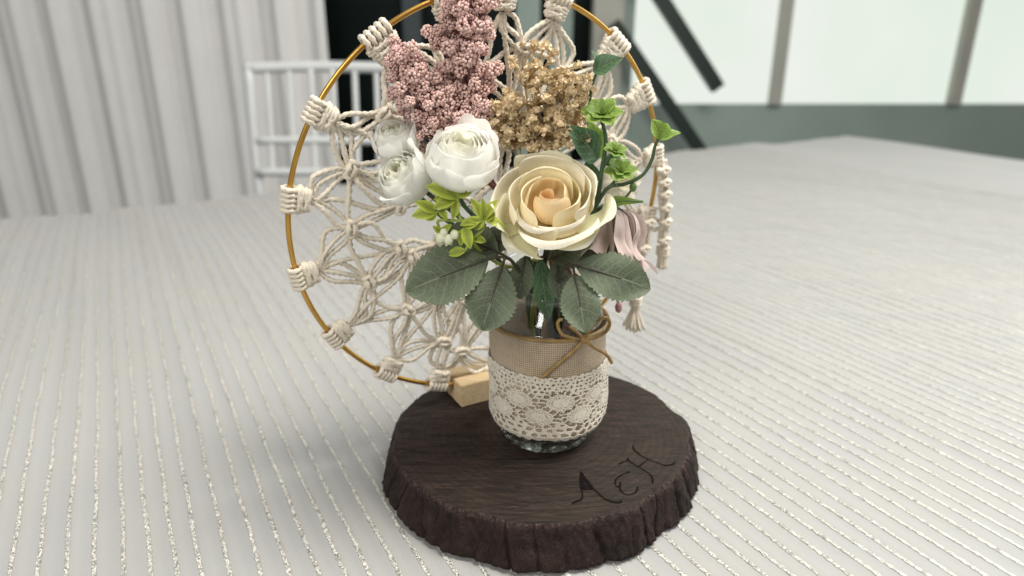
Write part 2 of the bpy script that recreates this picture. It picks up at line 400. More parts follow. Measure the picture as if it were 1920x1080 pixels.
# ------------------------------------------------------------------ table and cloth
TA = math.radians(29); E1 = np.array([math.cos(TA), math.sin(TA)]); E2 = np.array([-math.sin(TA), math.cos(TA)])
S0, S1, T0, T1 = -1.7, 2.1, -.25, 1.50
tb = thing('table', (*(E1*.2+E2*.6), -.75), 'table standing under the white striped cloth', 'table')
Rz = np.array([[E1[0], E2[0], 0], [E1[1], E2[1], 0], [0, 0, 1]])
MB().box((S0+.02, T0+.02, -.05), (S1-.02, T1-.02, -.028), Rz).build('table_top', M['white_paint'], tb, False)
for a in (S0+.15, S1-.15):
    for b in (T0+.15, T1-.15):
        MB().box((a-.025, b-.025, -.75), (a+.025, b+.025, -.05), Rz).build('leg', M['white_paint'], tb, False)
LOGC = np.array([.0215, .4555])
def cloth_h(s, t):
    x = s*E1[0]+t*E2[0]; y = s*E1[1]+t*E2[1]
    d = np.hypot(x-LOGC[0], y-LOGC[1])
    k = np.clip((d-.13)/.25, 0, 1); k = k*k*(3-2*k)
    big = np.sin(s*23+1.3*np.sin(t*5))*.5+np.sin(s*41+t*9+.7)*.3+np.sin(t*11-s*6)*.35
    mid = np.sin(s*2*PI/.0450+.6*np.sin(t*7))*.5+np.sin(s*2*PI/.031+2+t*3)*.4
    h = -.0018+.0003*np.sin(s*2*PI/.0150-.6)+k*(.006*np.sin(x*9+y*5+1)*np.sin(y*7-x*4)*np.clip((d-.3)/.5, 0, 1)+.0042*big+.0009*mid)
    drop = np.clip((t-T1)/.06, 0, 1)
    return h
def cloth_pt(s, t):
    over = np.maximum(t-T1, 0); tt = np.minimum(t, T1)+.01*np.minimum(over/.01, 1)
    z = cloth_h(s, np.minimum(t, T1))-np.maximum(over-.005, 0)
    return np.stack([s*E1[0]+tt*E2[0], s*E1[1]+tt*E2[1], z], -1)
tc = thing('tablecloth', (*(E1*.2+E2*.6), -.004), 'white tablecloth with sparkling stripes spread under the wood slice', 'tablecloth')
ns, ntt = 1300, 76
ss = np.linspace(S0, S1, ns); tts = np.r_[np.linspace(T0, T1, ntt-5), T1+.004, T1+.012, T1+.05, T1+.15, T1+.30]
sg, tg = np.meshgrid(ss, tts, indexing='ij')
MB().add(cloth_pt(sg, tg), grid_faces(ns, ntt), uv=np.stack([sg, tg], -1)).build('linen', M['cloth'], tc)
# each woven stripe of sparkling thread is a strip of its own
for i in range(int((1.62+1.35)/.0150)):
    s0 = -1.35+i*.0150+random.gauss(0, .0004)
    near = abs(s0-.1) < .55
    n = 520 if near else 200
    t = np.linspace(-.02 if near else .1, T1+.15, n)
    sl = s0+.0012*np.sin(t*6+i)+.0004*np.sin(t*60+i*2)
    cols = []
    for a, hh in ((-1, .0000), (-.45, .0001), (.1, .0001), (.5, .0001), (1, .0000)):
        wv = .0012*(1+.35*np.sin(t*900+i))
        p = cloth_pt(sl+a*wv, t); p[:, 2] += hh+.0002*RNG.random(n)+.00025
        cols.append(p)
    MB().add(np.stack(cols, 1), grid_faces(n, 5)).build('stripe', M['silver'], tc, smooth=False)

# ------------------------------------------------------------------ wood slice
def wood_slice():
    L = np.array([*LOGC, 0]); t = thing('wood_slice', L, 'thick round dark stained wood slice with rough bark edge under the jar', 'wood slice')
    n = 720; th = np.linspace(0, 2*PI, n, endpoint=False)
    rs = random.Random(3)
    base = .1095+.0018*np.sin(2*th+1)+.0012*np.sin(3*th+.3)+.0009*np.sin(5*th+2)+.0010*np.sin(11*th+1)+.0007*np.sin(17*th)
    notch = np.zeros(n); notchz = []
    a = 0
    while a < 2*PI:
        wd = rs.uniform(.008, .024); dp = rs.choice([rs.uniform(.0010, .002), rs.uniform(.0028, .0065)]); tilt = rs.uniform(-.10, .10)
        notchz.append((a, wd, dp, tilt, rs.uniform(.15, .85))); a += rs.uniform(.08, .22)
    zz = np.r_[0.0, .0015, np.linspace(.004, .0265, 15), .0284, .0296, .030]
    rows = []
    for z in zz:
        f = z/.03
        r = base+.0085*(1-f)**.9
        lob = np.zeros(n)
        for a, wd, dp, tl, zc in notchz:
            d = (th-a-tl*(f-.5)+PI) % (2*PI)-PI
            w2 = wd*(.7+.6*np.abs(f-zc))
            lob -= dp*np.exp(-(d/w2)**2)*(.35+.65*np.clip(1.35-f, 0, 1))
            lob += .0005*np.exp(-(d/w2)**2)*np.sin(th*160+z*900)*dp/.003
        r = r+lob*min(1, (1.02-f)*3.2+.25)
        r = r+np.array([mnoise.noise(Vector((math.cos(x)*9, math.sin(x)*9, z*70)))*.0016+mnoise.noise(Vector((math.cos(x)*38, math.sin(x)*38, z*170)))*.0014 for x in th])*(1 if f < .97 else .5)
        if f > .9: r = r-.0016*((f-.9)/.1)**2
        if z == 0: r = r-.002
        rows.append(np.stack([r*np.cos(th)+L[0], r*np.sin(th)+L[1], np.full(n, z)], -1))
    R = np.array(rows)
    MB().add(R, grid_faces(len(zz), n, True)).build('bark', M['bark'], t)
    rim = R[-1]; c = np.array([*L[:2], .03])
    ks = np.linspace(1, .02, 26)
    V = c+(rim-c)[None]*ks[:, None, None]
    V[..., 2] = .03+.0004*np.exp(-((1-ks[:, None])/.03)**2)*np.sin(th*17)[None]*.6
    V[0] = rim
    mb = MB().add(V, grid_faces(26, n, True)); mb.F.append([25*n+k for k in range(n)])
    mb.build('cut_face', M['log_top'], t)
    # burnt-in lettering
    Q = lambda x, y: (1060+x/7.716, 820+y/7.716)
    strokes = {'letter_a': [[(228, 500), (222, 620), (228, 720), (248, 820), (238, 893), (170, 920), (100, 950)], [(232, 505), (270, 570), (335, 650), (395, 728), (470, 800), (530, 855), (595, 897), (720, 937), (790, 938), (812, 912)], [(232, 742), (320, 748), (405, 738)], [(245, 560), (262, 650), (300, 735)], [(250, 560), (300, 640), (352, 735)], [(240, 600), (246, 660), (250, 735)]],
               'ampersand': [[(770, 570), (728, 615), (722, 665), (750, 715), (792, 690), (800, 640)], [(800, 640), (792, 740), (850, 812), (940, 828), (1022, 790), (1050, 712)], [(770, 570), (840, 530), (930, 490)]],
               'letter_n': [[(770, 385), (840, 355), (892, 340), (905, 300)], [(905, 300), (940, 350), (1060, 425), (1180, 498), (1248, 560), (1272, 660)], [(985, 112), (990, 165), (1080, 250), (1200, 312), (1300, 352), (1440, 402), (1545, 388), (1590, 350)], [(1060, 425), (1180, 330), (1210, 315)]]}
    for nm, ls in strokes.items():
        mb = MB()
        for li, l in enumerate(ls):
            P = catmull([GZ(*Q(x, y), .0303+.00006*li) for x, y in l], 40)
            T = np.gradient(P, axis=0); T /= np.linalg.norm(T, axis=1)[:, None]; sd = np.stack([-T[:, 1], T[:, 0], 0*T[:, 0]], -1)
            w = (.00068 if nm == 'letter_a' else .00048)*(1+.3*np.sin(np.linspace(0, 9, 40)))[:, None]
            mb.add(np.stack([P-sd*w, P+sd*w], 1), grid_faces(40, 2))
        mb.build(nm, M['ink'], t)
wood_slice()

# ------------------------------------------------------------------ jar
JC = np.array([.0255, .4515, .030]); JR = .0425
def jar():
    t = thing('mason_jar', JC, 'clear glass jar wrapped in burlap and cream lace on the wood slice', 'jar')
    cm = lambda l: [(a*.0095, b*.01) for a, b in l]
    def sm(pr, n=90): 
        p = catmull([(a, b, 0) for a, b in pr], n); return p[:, :2]
    outer = sm(cm([(3.05, .02), (3.35, .25), (3.75, .8), (4.08, 1.5), (4.2, 2.3), (4.22, 4.5), (4.22, 8.6), (4.12, 9.5), (3.85, 10.2), (3.5, 10.75), (3.32, 11.2), (3.28, 11.6)]), 70).tolist()
    for k in range(36):
        z = 11.6+1.5*k/35; outer.append(((3.26+.22*max(0, math.sin(k/35*PI*6)))*.0095, z*.01))
    outer += cm([(3.32, 13.2), (3.34, 13.35), (3.25, 13.45), (3.14, 13.42), (3.08, 13.3)])
    inner = sm(cm([(3.06, 13.2), (3.06, 11.4), (3.2, 10.9), (3.6, 10.2), (3.9, 9.5), (4.0, 8.6), (4.0, 3.0), (3.9, 2.0), (3.6, 1.3), (2.9, .9), (.05, .8)]), 60).tolist()
    MB().lathe(outer+inner, JC, 96).build('glass', M['glass'], t)
    base = sm(cm([(.02, .32), (2.2, .28), (2.55, .06), (2.8, .02), (3.02, .05), (3.25, .22), (3.30, .42), (3.0, .68), (.02, .66)]), 44)
    b = MB().lathe(base, JC, 96).build('thick_base', M['thick'], t)
    mb = MB()
    for k in range(46):
        a = 2*PI*k/46
        mb.ball(JC+np.array([.0315*math.cos(a), .0315*math.sin(a), .0036+.0022*(k % 2)]), .00105)
        if k % 2: mb.ball(JC+np.array([.0344*math.cos(a), .0344*math.sin(a), .0082]), .001)
    mb.build('knurling', M['thick'], b)
    # burlap sleeve with an uneven hem
    n = 200; th = np.linspace(0, 2*PI, n, endpoint=False)
    zs = np.linspace(0, 1, 40); V = []; U = []
    for k, z in enumerate(zs):
        top = .0938+.0009*np.sin(th*3+1)+.0003*np.sin(th*23); h = .0195+(top-.0195)*z
        r = .0411+.00025*np.sin(th*7+z*5)+.0003*np.sin(th*3-z*9)
        
        V.append(np.stack([r*np.cos(th)+JC[0], r*np.sin(th)+JC[1], h+JC[2]], -1)); U.append(np.stack([th*.0428, h+0*th], -1))
    V = np.array(V); Vi = JC*[1, 1, 0]+(V-JC*[1, 1, 0])*[.988, .988, 1]
    mb = MB().add(V, grid_faces(40, n, True), uv=np.array(U)).add(Vi[::-1], grid_faces(40, n, True), uv=np.array(U)[::-1])
    mb.build('burlap_sleeve', M['burlap'], t)
    # crocheted lace: cut from a fine grid, holes are real
    NT, NH, LH = 760, 150, 5.05
    C = 2*PI*4.36
    a = (np.arange(NT)+.5)/NT*C; h = (np.arange(NH)+.5)/NH*LH
    A, Hh = np.meshgrid(a, h)
    wob = .04*np.sin(A*5+Hh*3)+.03*np.sin(A*11-Hh*7)
    A2 = A+wob; H2 = Hh+.04*np.sin(A*7+Hh*9)
    solid = np.ones_like(A, bool)
    per = C/9
    def holes(row, step, rx, ry, ph=0, where=None, jit=0):
        nonlocal solid
        n = max(1, round(C/step)); st = C/n
        k = np.round((A2-ph*st)/st); d = A2-ph*st-k*st
        rr = 1+jit*np.sin(k*12.9898)*.5
        m = (d/(rx*rr))**2+((H2-row)/(ry*rr))**2 < 1
        if where is not None: m &= where
        solid &= ~m
    # medallions, upper and lower
    med = np.zeros_like(solid); ring = np.zeros_like(A)
    for rowc, off in ((3.05, 0.0), (1.92, .5)):
        d = (A2/per-off+.5) % 1-.5; X = d*per; Z = H2-rowc
        q = np.hypot(X/1.02, Z/.60); ang = np.arctan2(Z/.60, X/1.02)
        inm = q < 1.0
        med |= q < 1.32
        ringm = (q > 1.04) & (q < 1.40) & (np.abs(np.sin(ang*7)) > .42)
        small = inm & (((np.abs(q-.62) < .07) & (np.abs(np.sin(ang*12)) > .8)) | (q < .05) | ((np.abs(q-.86) < .06) & (np.abs(np.sin(ang*15)) > .82)))
        solid &= ~(ringm & ~((np.hypot(((A2/per-(.5-off)+.5) % 1-.5)*per/1.02, (H2-(1.92 if off == 0 else 3.05))/.6)) < 1.02))
        solid &= ~small
    out = ~med
    for k, (row, st, rx, ry) in enumerate(((4.72, .36, .085, .06), (4.44, .36, .10, .075), (4.15, .38, .105, .085), (3.86, .40, .11, .085), (3.55, .42, .12, .08), (3.25, .42, .12, .08), (2.95, .42, .11, .08), (2.6, .42, .12, .09), (2.3, .42, .11, .08), (2.0, .42, .12, .09), (1.7, .44, .13, .09))):
        holes(row, st, rx, ry, .5*(k % 2), out if k > 1 else None, .3)
    holes(1.28, .60, .15, .08, 0, None, .3)
    holes(.92, .72, .25, .145, .5, None, .25); holes(.50, .72, .25, .15, 0, None, .25)
    holes(.22, .36, .07, .035, .25)
    solid &= H2 < 4.86+.10*np.abs(np.sin(A*PI/.55))
    solid &= H2 > .12-.10*np.abs(np.sin(A*PI/.72+.6))
    thg = np.linspace(0, 2*PI, NT+1)[:-1]; hg = np.linspace(0, LH, NH+1)
    TH, HG = np.meshgrid(thg, hg)
    rr = .0423+.0003*np.sin(TH*5+HG)+.0003*np.sin(TH*9-HG*2)+.00018*np.sin(TH*190)*np.sin(HG*30)
    zl = .0175+HG*.01
    flare = np.exp(-((TH-6.12)/.10)**2)*.0016; rr = rr+flare
    rr = np.where(zl < .021, rr-.5*(.021-zl)*0.9, rr)
    zl = zl+.0007*np.sin(TH*2+.5)
    V0 = np.stack([rr*np.cos(TH)+JC[0], rr*np.sin(TH)+JC[1], zl+JC[2]], -1).reshape(-1, 3)
    V1 = np.stack([(rr-.0005)*np.cos(TH)+JC[0], (rr-.0005)*np.sin(TH)+JC[1], zl+JC[2]], -1).reshape(-1, 3)
    nvv = len(V0); F = []
    I, J = np.nonzero(solid)
    idx = lambda i, j: i*NT+(j % NT)
    for i, j in zip(I.tolist(), J.tolist()):
        p, q, r_, s_ = idx(i, j), idx(i, j+1), idx(i+1, j+1), idx(i+1, j)
        F.append([p, q, r_, s_])
        if i == 0 or not solid[i-1, j]: F.append([q, p, p+nvv, q+nvv])
        if i == NH-1 or not solid[i+1, j]: F.append([s_, r_, r_+nvv, s_+nvv])
        if not solid[i, (j+1) % NT]: F.append([r_, q, q+nvv, r_+nvv])
        if not solid[i, j-1]: F.append([p, s_, s_+nvv, p+nvv])
    MB().add(np.vstack([V0, V1]), F).build('lace_band', M['lace'], t)
    # cord and bow
    R = .0419
    def cyl(px, py, extra=0):     # point of the jar's front surface under a pixel
        lo, hi = .38, .4515
        d = ray(px, py)
        ts = np.linspace(.3, .62, 600); P = d[None]*ts[:, None]+np.array([0, 0, CAM_H])
        rr = np.hypot(P[:, 0]-JC[0], P[:, 1]-JC[1]); k = np.argmax(rr < R+extra)
        return P[k] if rr[k] < R+extra else P[np.argmin(rr)]
    loop = []
    for k in range(97):
        a = 2*PI*k/96
        loop.append(JC+np.array([R*math.cos(a), R*math.sin(a), .0928+.0008*math.sin(a*2+.4)+.0012*math.sin(a+2.4)]))
    tw = MB().tube(np.array(loop), .00110, 8).build('cord', M['twine'], t)
    kn = cyl(1095, 636, .001)
    mb = MB(); mb.ball(kn+np.array([0, -.001, 0]), .0026, (1, .8, 1.1)); mb.ball(kn+np.array([.002, -.0005, -.001]), .0018)
    mb.build('bow_knot', M['twine'], tw)
    f = np.array([0, -.006, 0])
    def off(px, py, dy): return PX(px, py, kn[1]+dy)
    MB().tube(catmull([kn, off(1112, 610, -.004), off(1128, 597, -.006), off(1140, 597, -.004), off(1143, 608, .0), off(1136, 622, .002), off(1118, 632, .001), kn+[.001, 0, 0]], 60), .0012, 8).build('bow_loop', M['twine'], tw)
    MB().tube(catmull([kn, off(1075, 634, -.003), off(1055, 628, -.006), off(1046, 612, -.006), off(1047, 602, -.004), off(1053, 599, -.001)], 50), .0011, 8).build('bow_loop', M['twine'], tw)
    MB().tube(catmull([kn, cyl(1078, 655, .001), cyl(1055, 675, .001), cyl(1035, 692, .001), cyl(1016, 708, .002)], 50), .00125, 8).build('bow_tail', M['twine'], tw)
    MB().tube(catmull([kn, off(1112, 650, -.001), off(1130, 660, .004), off(1140, 668, .009), off(1147, 680, .012)], 40), .0013, 8).build('bow_tail', M['twine'], tw)
    MB().tube(catmull([kn, off(1083, 624, -.002), off(1068, 611, -.003)], 20), .0011, 8).build('bow_tail', M['twine'], tw)
jar()

# ------------------------------------------------------------------ hoop with macrame, and its stand
HC = np.array([-.012, .503, .189]); HYAW, HLEAN, HR = .503, -.112, .15
HU = np.array([math.cos(HYAW), math.sin(HYAW), 0]); Hn = np.array([-math.sin(HYAW), math.cos(HYAW), 0])
HW = np.array([0, 0, 1])*math.cos(HLEAN)+Hn*math.sin(HLEAN); HN = np.cross(HU, HW)   # HN looks to the viewer
def hp(r, deg, off=0):
    a = math.radians(deg); return HC+HU*(r*math.cos(a))+HW*(r*math.sin(a))+HN*off
def hpix(px, py, off=0):
    d = ray(px, py); o = np.array([0, 0, CAM_H])-HN*0
    t = np.dot(HC+HN*off-o, HN)/np.dot(d, HN); return o+d*t
def stand():
    bot = hp(HR, 270); c = np.array([bot[0]-.010*HU[0], bot[1]-.010*HU[1], .030])
    t = thing('hoop_stand', c, 'small pale pine block holding the hoop behind the jar', 'stand')
    R = np.stack([HU, Hn, np.array([0, 0, 1.])], 1)
    # two cheeks and a floor: the slot between them is open
    import bmesh
    def bev(lo, hi, nm):
        bm = bmesh.new(); bmesh.ops.create_cube(bm, size=1)
        for v in bm.verts:
            v.co = [(l+h)/2+x*(h-l) for x, l, h in zip(v.co, lo, hi)]
        bmesh.ops.bevel(bm, geom=bm.edges[:], offset=.0006, segments=2, affect='EDGES')
        V = np.array([v.co for v in bm.verts])@R.T; F = [[v.index for v in f.verts] for f in bm.faces]; bm.free()
        MB().add(V+c, F).build(nm, M['pine'], t, False)
    bev((-.0225, -.0175, .0004), (.05, -.0024, .0195), 'cheek')
    bev((-.0225, .0024, .0004), (.05, .0175, .0195), 'cheek')
    bev((-.0223, -.0023, .0006), (.0498, .0023, .0085), 'slot_floor')
stand()
def macrame():
    t = thing('macrame_hoop', hp(HR, 270), 'gold metal hoop strung with knotted cream macrame cord behind the flowers', 'macrame hoop')
    MB().tube(np.array([hp(HR, 360*k/180) for k in range(181)]), .0018, 12, caps=False).build('ring', M['gold'], t)
    r0 = .00148
    ang = [126, 107, 90.5, 74, 51, 32, 11, 351, 331, 311, 291, 271, 252, 234, 213, 192, 171, 149]
    n = len(ang); rnd = random.Random(5)
    mids = []
    for i in range(n):
        a, b = ang[i], ang[(i+1) % n]
        if b > a: b -= 360
        mids.append((a+b)/2)
    def knot(P, rad, side, size=1.0):      # a square knot: two interlocked cross turns with the ends showing
        mb = MB(); s = size
        for sgn, off in ((1, .0022), (-1, .0008)):
            mb.rope([P-side*.0048*s-rad*.002*s+HN*(-.001), P-side*.0038*s+rad*(.0012*sgn)+HN*.0016, P+HN*(.0030+off*.3)+rad*(.0022*sgn), P+side*.0038*s+rad*(.0012*sgn)+HN*.0016, P+side*.0048*s-rad*.002*s+HN*(-.001)], r0*1.15)
        mb.rope([P-side*.0042*s+rad*.003*s, P-side*.0052*s+HN*.0024, P-side*.0032*s-rad*.003*s], r0*1.1)
        mb.rope([P+side*.0042*s+rad*.003*s, P+side*.0052*s+HN*.0024, P+side*.0032*s-rad*.003*s], r0*1.1)
        mb.rope([P-rad*.0045*s-side*.0012, P+HN*.0004, P+rad*.0045*s+side*.001], r0*1.2)
        mb.build('knot', M['rope'], t)
    def link(A, B, sideA, sideB, bow, k=2, spread=.0021):
        for q in range(k):
            o = (q-(k-1)/2)*2
            d = B-A; mid = (A+B)/2; perp = nrm(np.cross(HN, d))
            j = rnd.gauss(0, .0014)
            p1 = A+d*.3+perp*(o*spread*1.25+bow+j)+HN*rnd.gauss(0, .0008); p2 = A+d*.7+perp*(o*spread*1.25+bow-j)+HN*rnd.gauss(0, .0008)
            mb = MB().rope([A+perp*o*spread*.45, p1, p2, B+perp*o*spread*.45], r0*rnd.uniform(.92, 1.06))
            mb.build('cord', M['rope'], t)
    def radial(P):
        v = P-HC; return nrm(v)
    # clusters on the ring: loops round the metal, then a braid of square knots pointing inwards
    ends = []
    for i, a in enumerate(ang):
        P = hp(HR, a); rad = -radial(P); side = nrm(np.cross(HN, rad))
        mb = MB(); big = 1.25 if a in (126, 51, 32) else 1.0
        nl = 5
        for k in range(nl):
            s = side*((k-(nl-1)/2)*.0033*big)
            rr = .0042
            pts = [P+s+(-rad*math.cos(q)+HN*math.sin(q))*rr for q in np.linspace(-.9*PI, .9*PI, 12)]
            mb.rope(pts, r0*1.02)
        mb.build('wrap', M['rope'], t)
        braid = MB(); rows = 3 if big > 1 else 2
        for k in range(rows):
            c = P+rad*(.0062+.0044*k)
            for sg in (-1, 1):
                w = .0082*(1-.14*k)*big
                braid.rope([c-side*w*sg+HN*(-.001), c-side*w*.75*sg+HN*.0026-rad*.001, c+HN*.0032+rad*.0006*sg, c+side*w*.75*sg+HN*.0024+rad*.0012, c+side*w*sg*.98-HN*.001], r0*1.15)
            for s in (-.0052, -.0018, .0018, .0052): braid.rope([c+side*s*big-rad*.003+HN*.0006, c+side*s*big*.9+rad*.003+HN*.0006], r0)
        braid.build('braid', M['rope'], t)
        ends.append(P+rad*(.0062+.0044*rows))
    k2 = [hp(.109+rnd.gauss(0, .004), m+rnd.gauss(0, 2.5), rnd.gauss(0, .001)) for m in mids]
    k3 = [hp(.077+rnd.gauss(0, .004), a+rnd.gauss(0, 3), rnd.gauss(0, .001)) for a in ang]
    k4 = [hp(.048, (ang[i]+ang[(i+1) % n]-(360 if ang[(i+1) % n] > ang[i] else 0))/2) for i in range(0, n, 2)]
    for P, s in [(p, 1.0) for p in k2]+[(p, 1.0) for p in k3]+[(p, 1.05) for p in k4]:
        rad = radial(P); knot(P, rad, nrm(np.cross(HN, rad)), s)
    for i in range(n):
        link(ends[i], k2[i], 0, 0, rnd.gauss(.0015, .003), 3); link(ends[i], k2[i-1], 0, 0, rnd.gauss(-.0015, .003), 3 if i % 2 else 2)
        link(k2[i], k3[i], 0, 0, rnd.gauss(0, .003), 3); link(k2[i-1], k3[i], 0, 0, rnd.gauss(0, .003), 3 if i % 2 else 2)
        link(k2[i-1], k2[i], 0, 0, rnd.gauss(.004, .002), 1)
        link(k3[i], k4[i//2], 0, 0, rnd.gauss(0, .0015))
        link(ends[i], k3[i], 0, 0, rnd.gauss(0, .001), 1)
    for i, p in enumerate(k4):
        link(p, hp(.018, ang[2*i]-10), 0, 0, 0)
    MB().rope([hp(.018, q*12) for q in range(31)], r0*1.6).build('centre_ring', M['rope'], t)
    # ends hanging off the right side
    def hang(pts, knots, tas, width, name='hanging_braid'):
        mb = MB(); C = catmull(pts, 60)
        for s in (-.0032, 0, .0032):
            mb.rope([p+HU*s+HN*(.001*math.sin(i*1.3+s*900)) for i, p in enumerate(C[::5])], r0*1.1)
        for q in np.linspace(*knots):
            P = C[int(q*59)]
            for sg in (-1, 1): mb.rope([P-HU*.0056*sg, P-HU*.004*sg+HN*.003, P+HN*.0036+np.array([0, 0, .002*sg]), P+HU*.004*sg+HN*.003, P+HU*.0056*sg], r0*1.25)
        o = mb.build(name, M['rope'], t)
        A = C[-1]; mb = MB()
        for k in range(26):
            a = k*2.4; rr = math.sqrt((k+.5)/26); 
            d = HU*math.cos(a)*rr+HN*math.sin(a)*rr
            mb.tube(catmull([A+d*.003+np.array([0, 0, .003]), A+d*.0035+np.array([0, 0, -tas*.35]), A+d*width+np.array([0, 0, -tas*(1-.12*rr*rr+rnd.gauss(0, .02))])], 9), .0011, 6)
        for q in range(3): mb.rope([A+(HU*math.cos(b)+HN*math.sin(b))*.0043+np.array([0, 0, .001-q*.0028]) for b in np.linspace(0, 2*PI, 14)], r0)
        mb.build('tassel', M['rope'], o)
    hang([hpix(1241, 300, .004), hpix(1244, 350, .006), hpix(1246, 400, .006), hpix(1243, 466, .006)], (.12, .92, 6), .019, .0042)
    hang([hpix(1216, 412, .004), hpix(1208, 450, .006), hpix(1198, 510, .005), hpix(1192, 560, .005)], (.05, .8, 3), .030, .0105)
    for q, (x, y) in enumerate(((1224, 430), (1236, 415))):
        MB().rope([hpix(1216, 405, .003), hpix(x, y, .004), hpix(1243, 425, .006)], r0).build('cord', M['rope'], t)
macrame()

# ------------------------------------------------------------------ flower building blocks
def frame(axis, roll=0):
    z = nrm(axis); x = nrm(np.cross([0, 0, 1.], z)); y = np.cross(z, x)
    c, s = math.cos(roll), math.sin(roll)
    return np.stack([x*c+y*s, -x*s+y*c, z], 1)
def petal(O, R, phi, prof, Wd, colf, mat, parent, flat=0., spiral=0., edge=.22, ruf=.0, tipn=0., nu=15, nv=16, seed=0, skew=0, epow=2.4):
    prof = np.asarray(prof, float)*.01
    pc = catmull(np.c_[prof, np.zeros(len(prof))], 120)[:, :2]
    u = np.linspace(-1, 1, nu); v = np.linspace(0, 1, nv)
    U, V = np.meshgrid(u, v, indexing='ij')
    ve = V*(1-edge*np.abs(U)**epow+tipn*np.exp(-(U/.18)**2)*V**6+skew*U*V)
    ve = np.clip(ve, 0, 1.0)
    r = np.interp(ve, np.linspace(0, 1, 120), pc[:, 0]); z = np.interp(ve, np.linspace(0, 1, 120), pc[:, 1])
    wv = .45+.55*np.sin(np.minimum(1, ve*1.2)*PI/2)
    az = U*Wd*wv; r = r*(1+spiral*U)
    z = z+ruf*.01*ve**3*np.sin(U*5.5+seed*1.7); r = r+ruf*.01*ve**3*np.cos(U*4.3+seed*2.9)
    x = r*(np.cos(az)*(1-flat)+flat); y = r*(np.sin(az)*(1-flat)+az*flat*.85)
    c, s = math.cos(phi), math.sin(phi)
    P = np.stack([x*c-y*s, x*s+y*c, z], -1)
    col = colf(ve, U, r*100)
    uv = np.stack([U*.5+.5, V], -1)
    return MB().add(O+P.reshape(-1, 3)@R.T, grid_faces(nu, nv), uv=uv, col=col).build('petal', mat, parent)
def lerp3(a, b, f): return np.asarray(a)*(1-f[..., None])+np.asarray(b)*f[..., None]
def leaf(base, tip, up, Wd, mat, parent, serr=0., teeth=12, curl=.12, fold=.15, wav=.05, sharp=.75, name='leaf', nu=9, seed=0, blunt=.8, rib=None):
    base, tip = np.asarray(base, float), np.asarray(tip, float)
    ax = tip-base; L = np.linalg.norm(ax); a = ax/L
    sd = nrm(np.cross(a, up)); n = np.cross(sd, a)
    nv = teeth*4+1 if serr else 20
    v = np.linspace(0, 1, nv); u = np.linspace(-1, 1, nu)
    w = Wd*np.sin(PI*np.clip(v, 0, 1)**sharp)**blunt*(1-.12*v)
    w = np.maximum(w, Wd*.015)
    U, V = np.meshgrid(u, v, indexing='ij')
    Wg = np.broadcast_to(w, U.shape).copy()
    if serr:
        saw = 1-(v*teeth) % 1.0
        Wg = Wg*(1+serr*(np.abs(U)**8)*(saw-.5)*1.0)
        Vs = V+np.abs(U)**8*serr*.12
    else: Vs = V
    P = base+ax*Vs[..., None]+sd*(U*Wg)[..., None]+n*((curl*L*np.sin(PI*V)*.6-curl*L*V**2*.6)+fold*np.abs(U)*Wg+wav*Wd*np.sin(V*9+U*2+seed)*np.abs(U))[..., None]
    o = MB().add(P, grid_faces(nu, nv), uv=np.stack([U*.5+.5, V], -1)).build(name, mat, parent)
    if rib is not None:
        k = int(nv*.62); C = P[nu//2, :k]+n*.0002
        MB().tube(C, np.linspace(.00085, .0003, k), 6).build('midrib', rib, o)
    return o
def stem(pts, r0, r1, mat, parent, name='stem', n=40):
    return MB().tube(catmull(pts, n), np.linspace(r0, r1, n), 8).build(name, mat, parent)
def into_jar(i):
    a = i*2.4; return [JC+np.array([.020*math.cos(a), .016*math.sin(a), .010]), JC+np.array([.012*math.cos(a+2.6), .010*math.sin(a+2.6), .085]), JC+np.array([.010*math.cos(a+3), .008*math.sin(a+3)-.004, .135])]

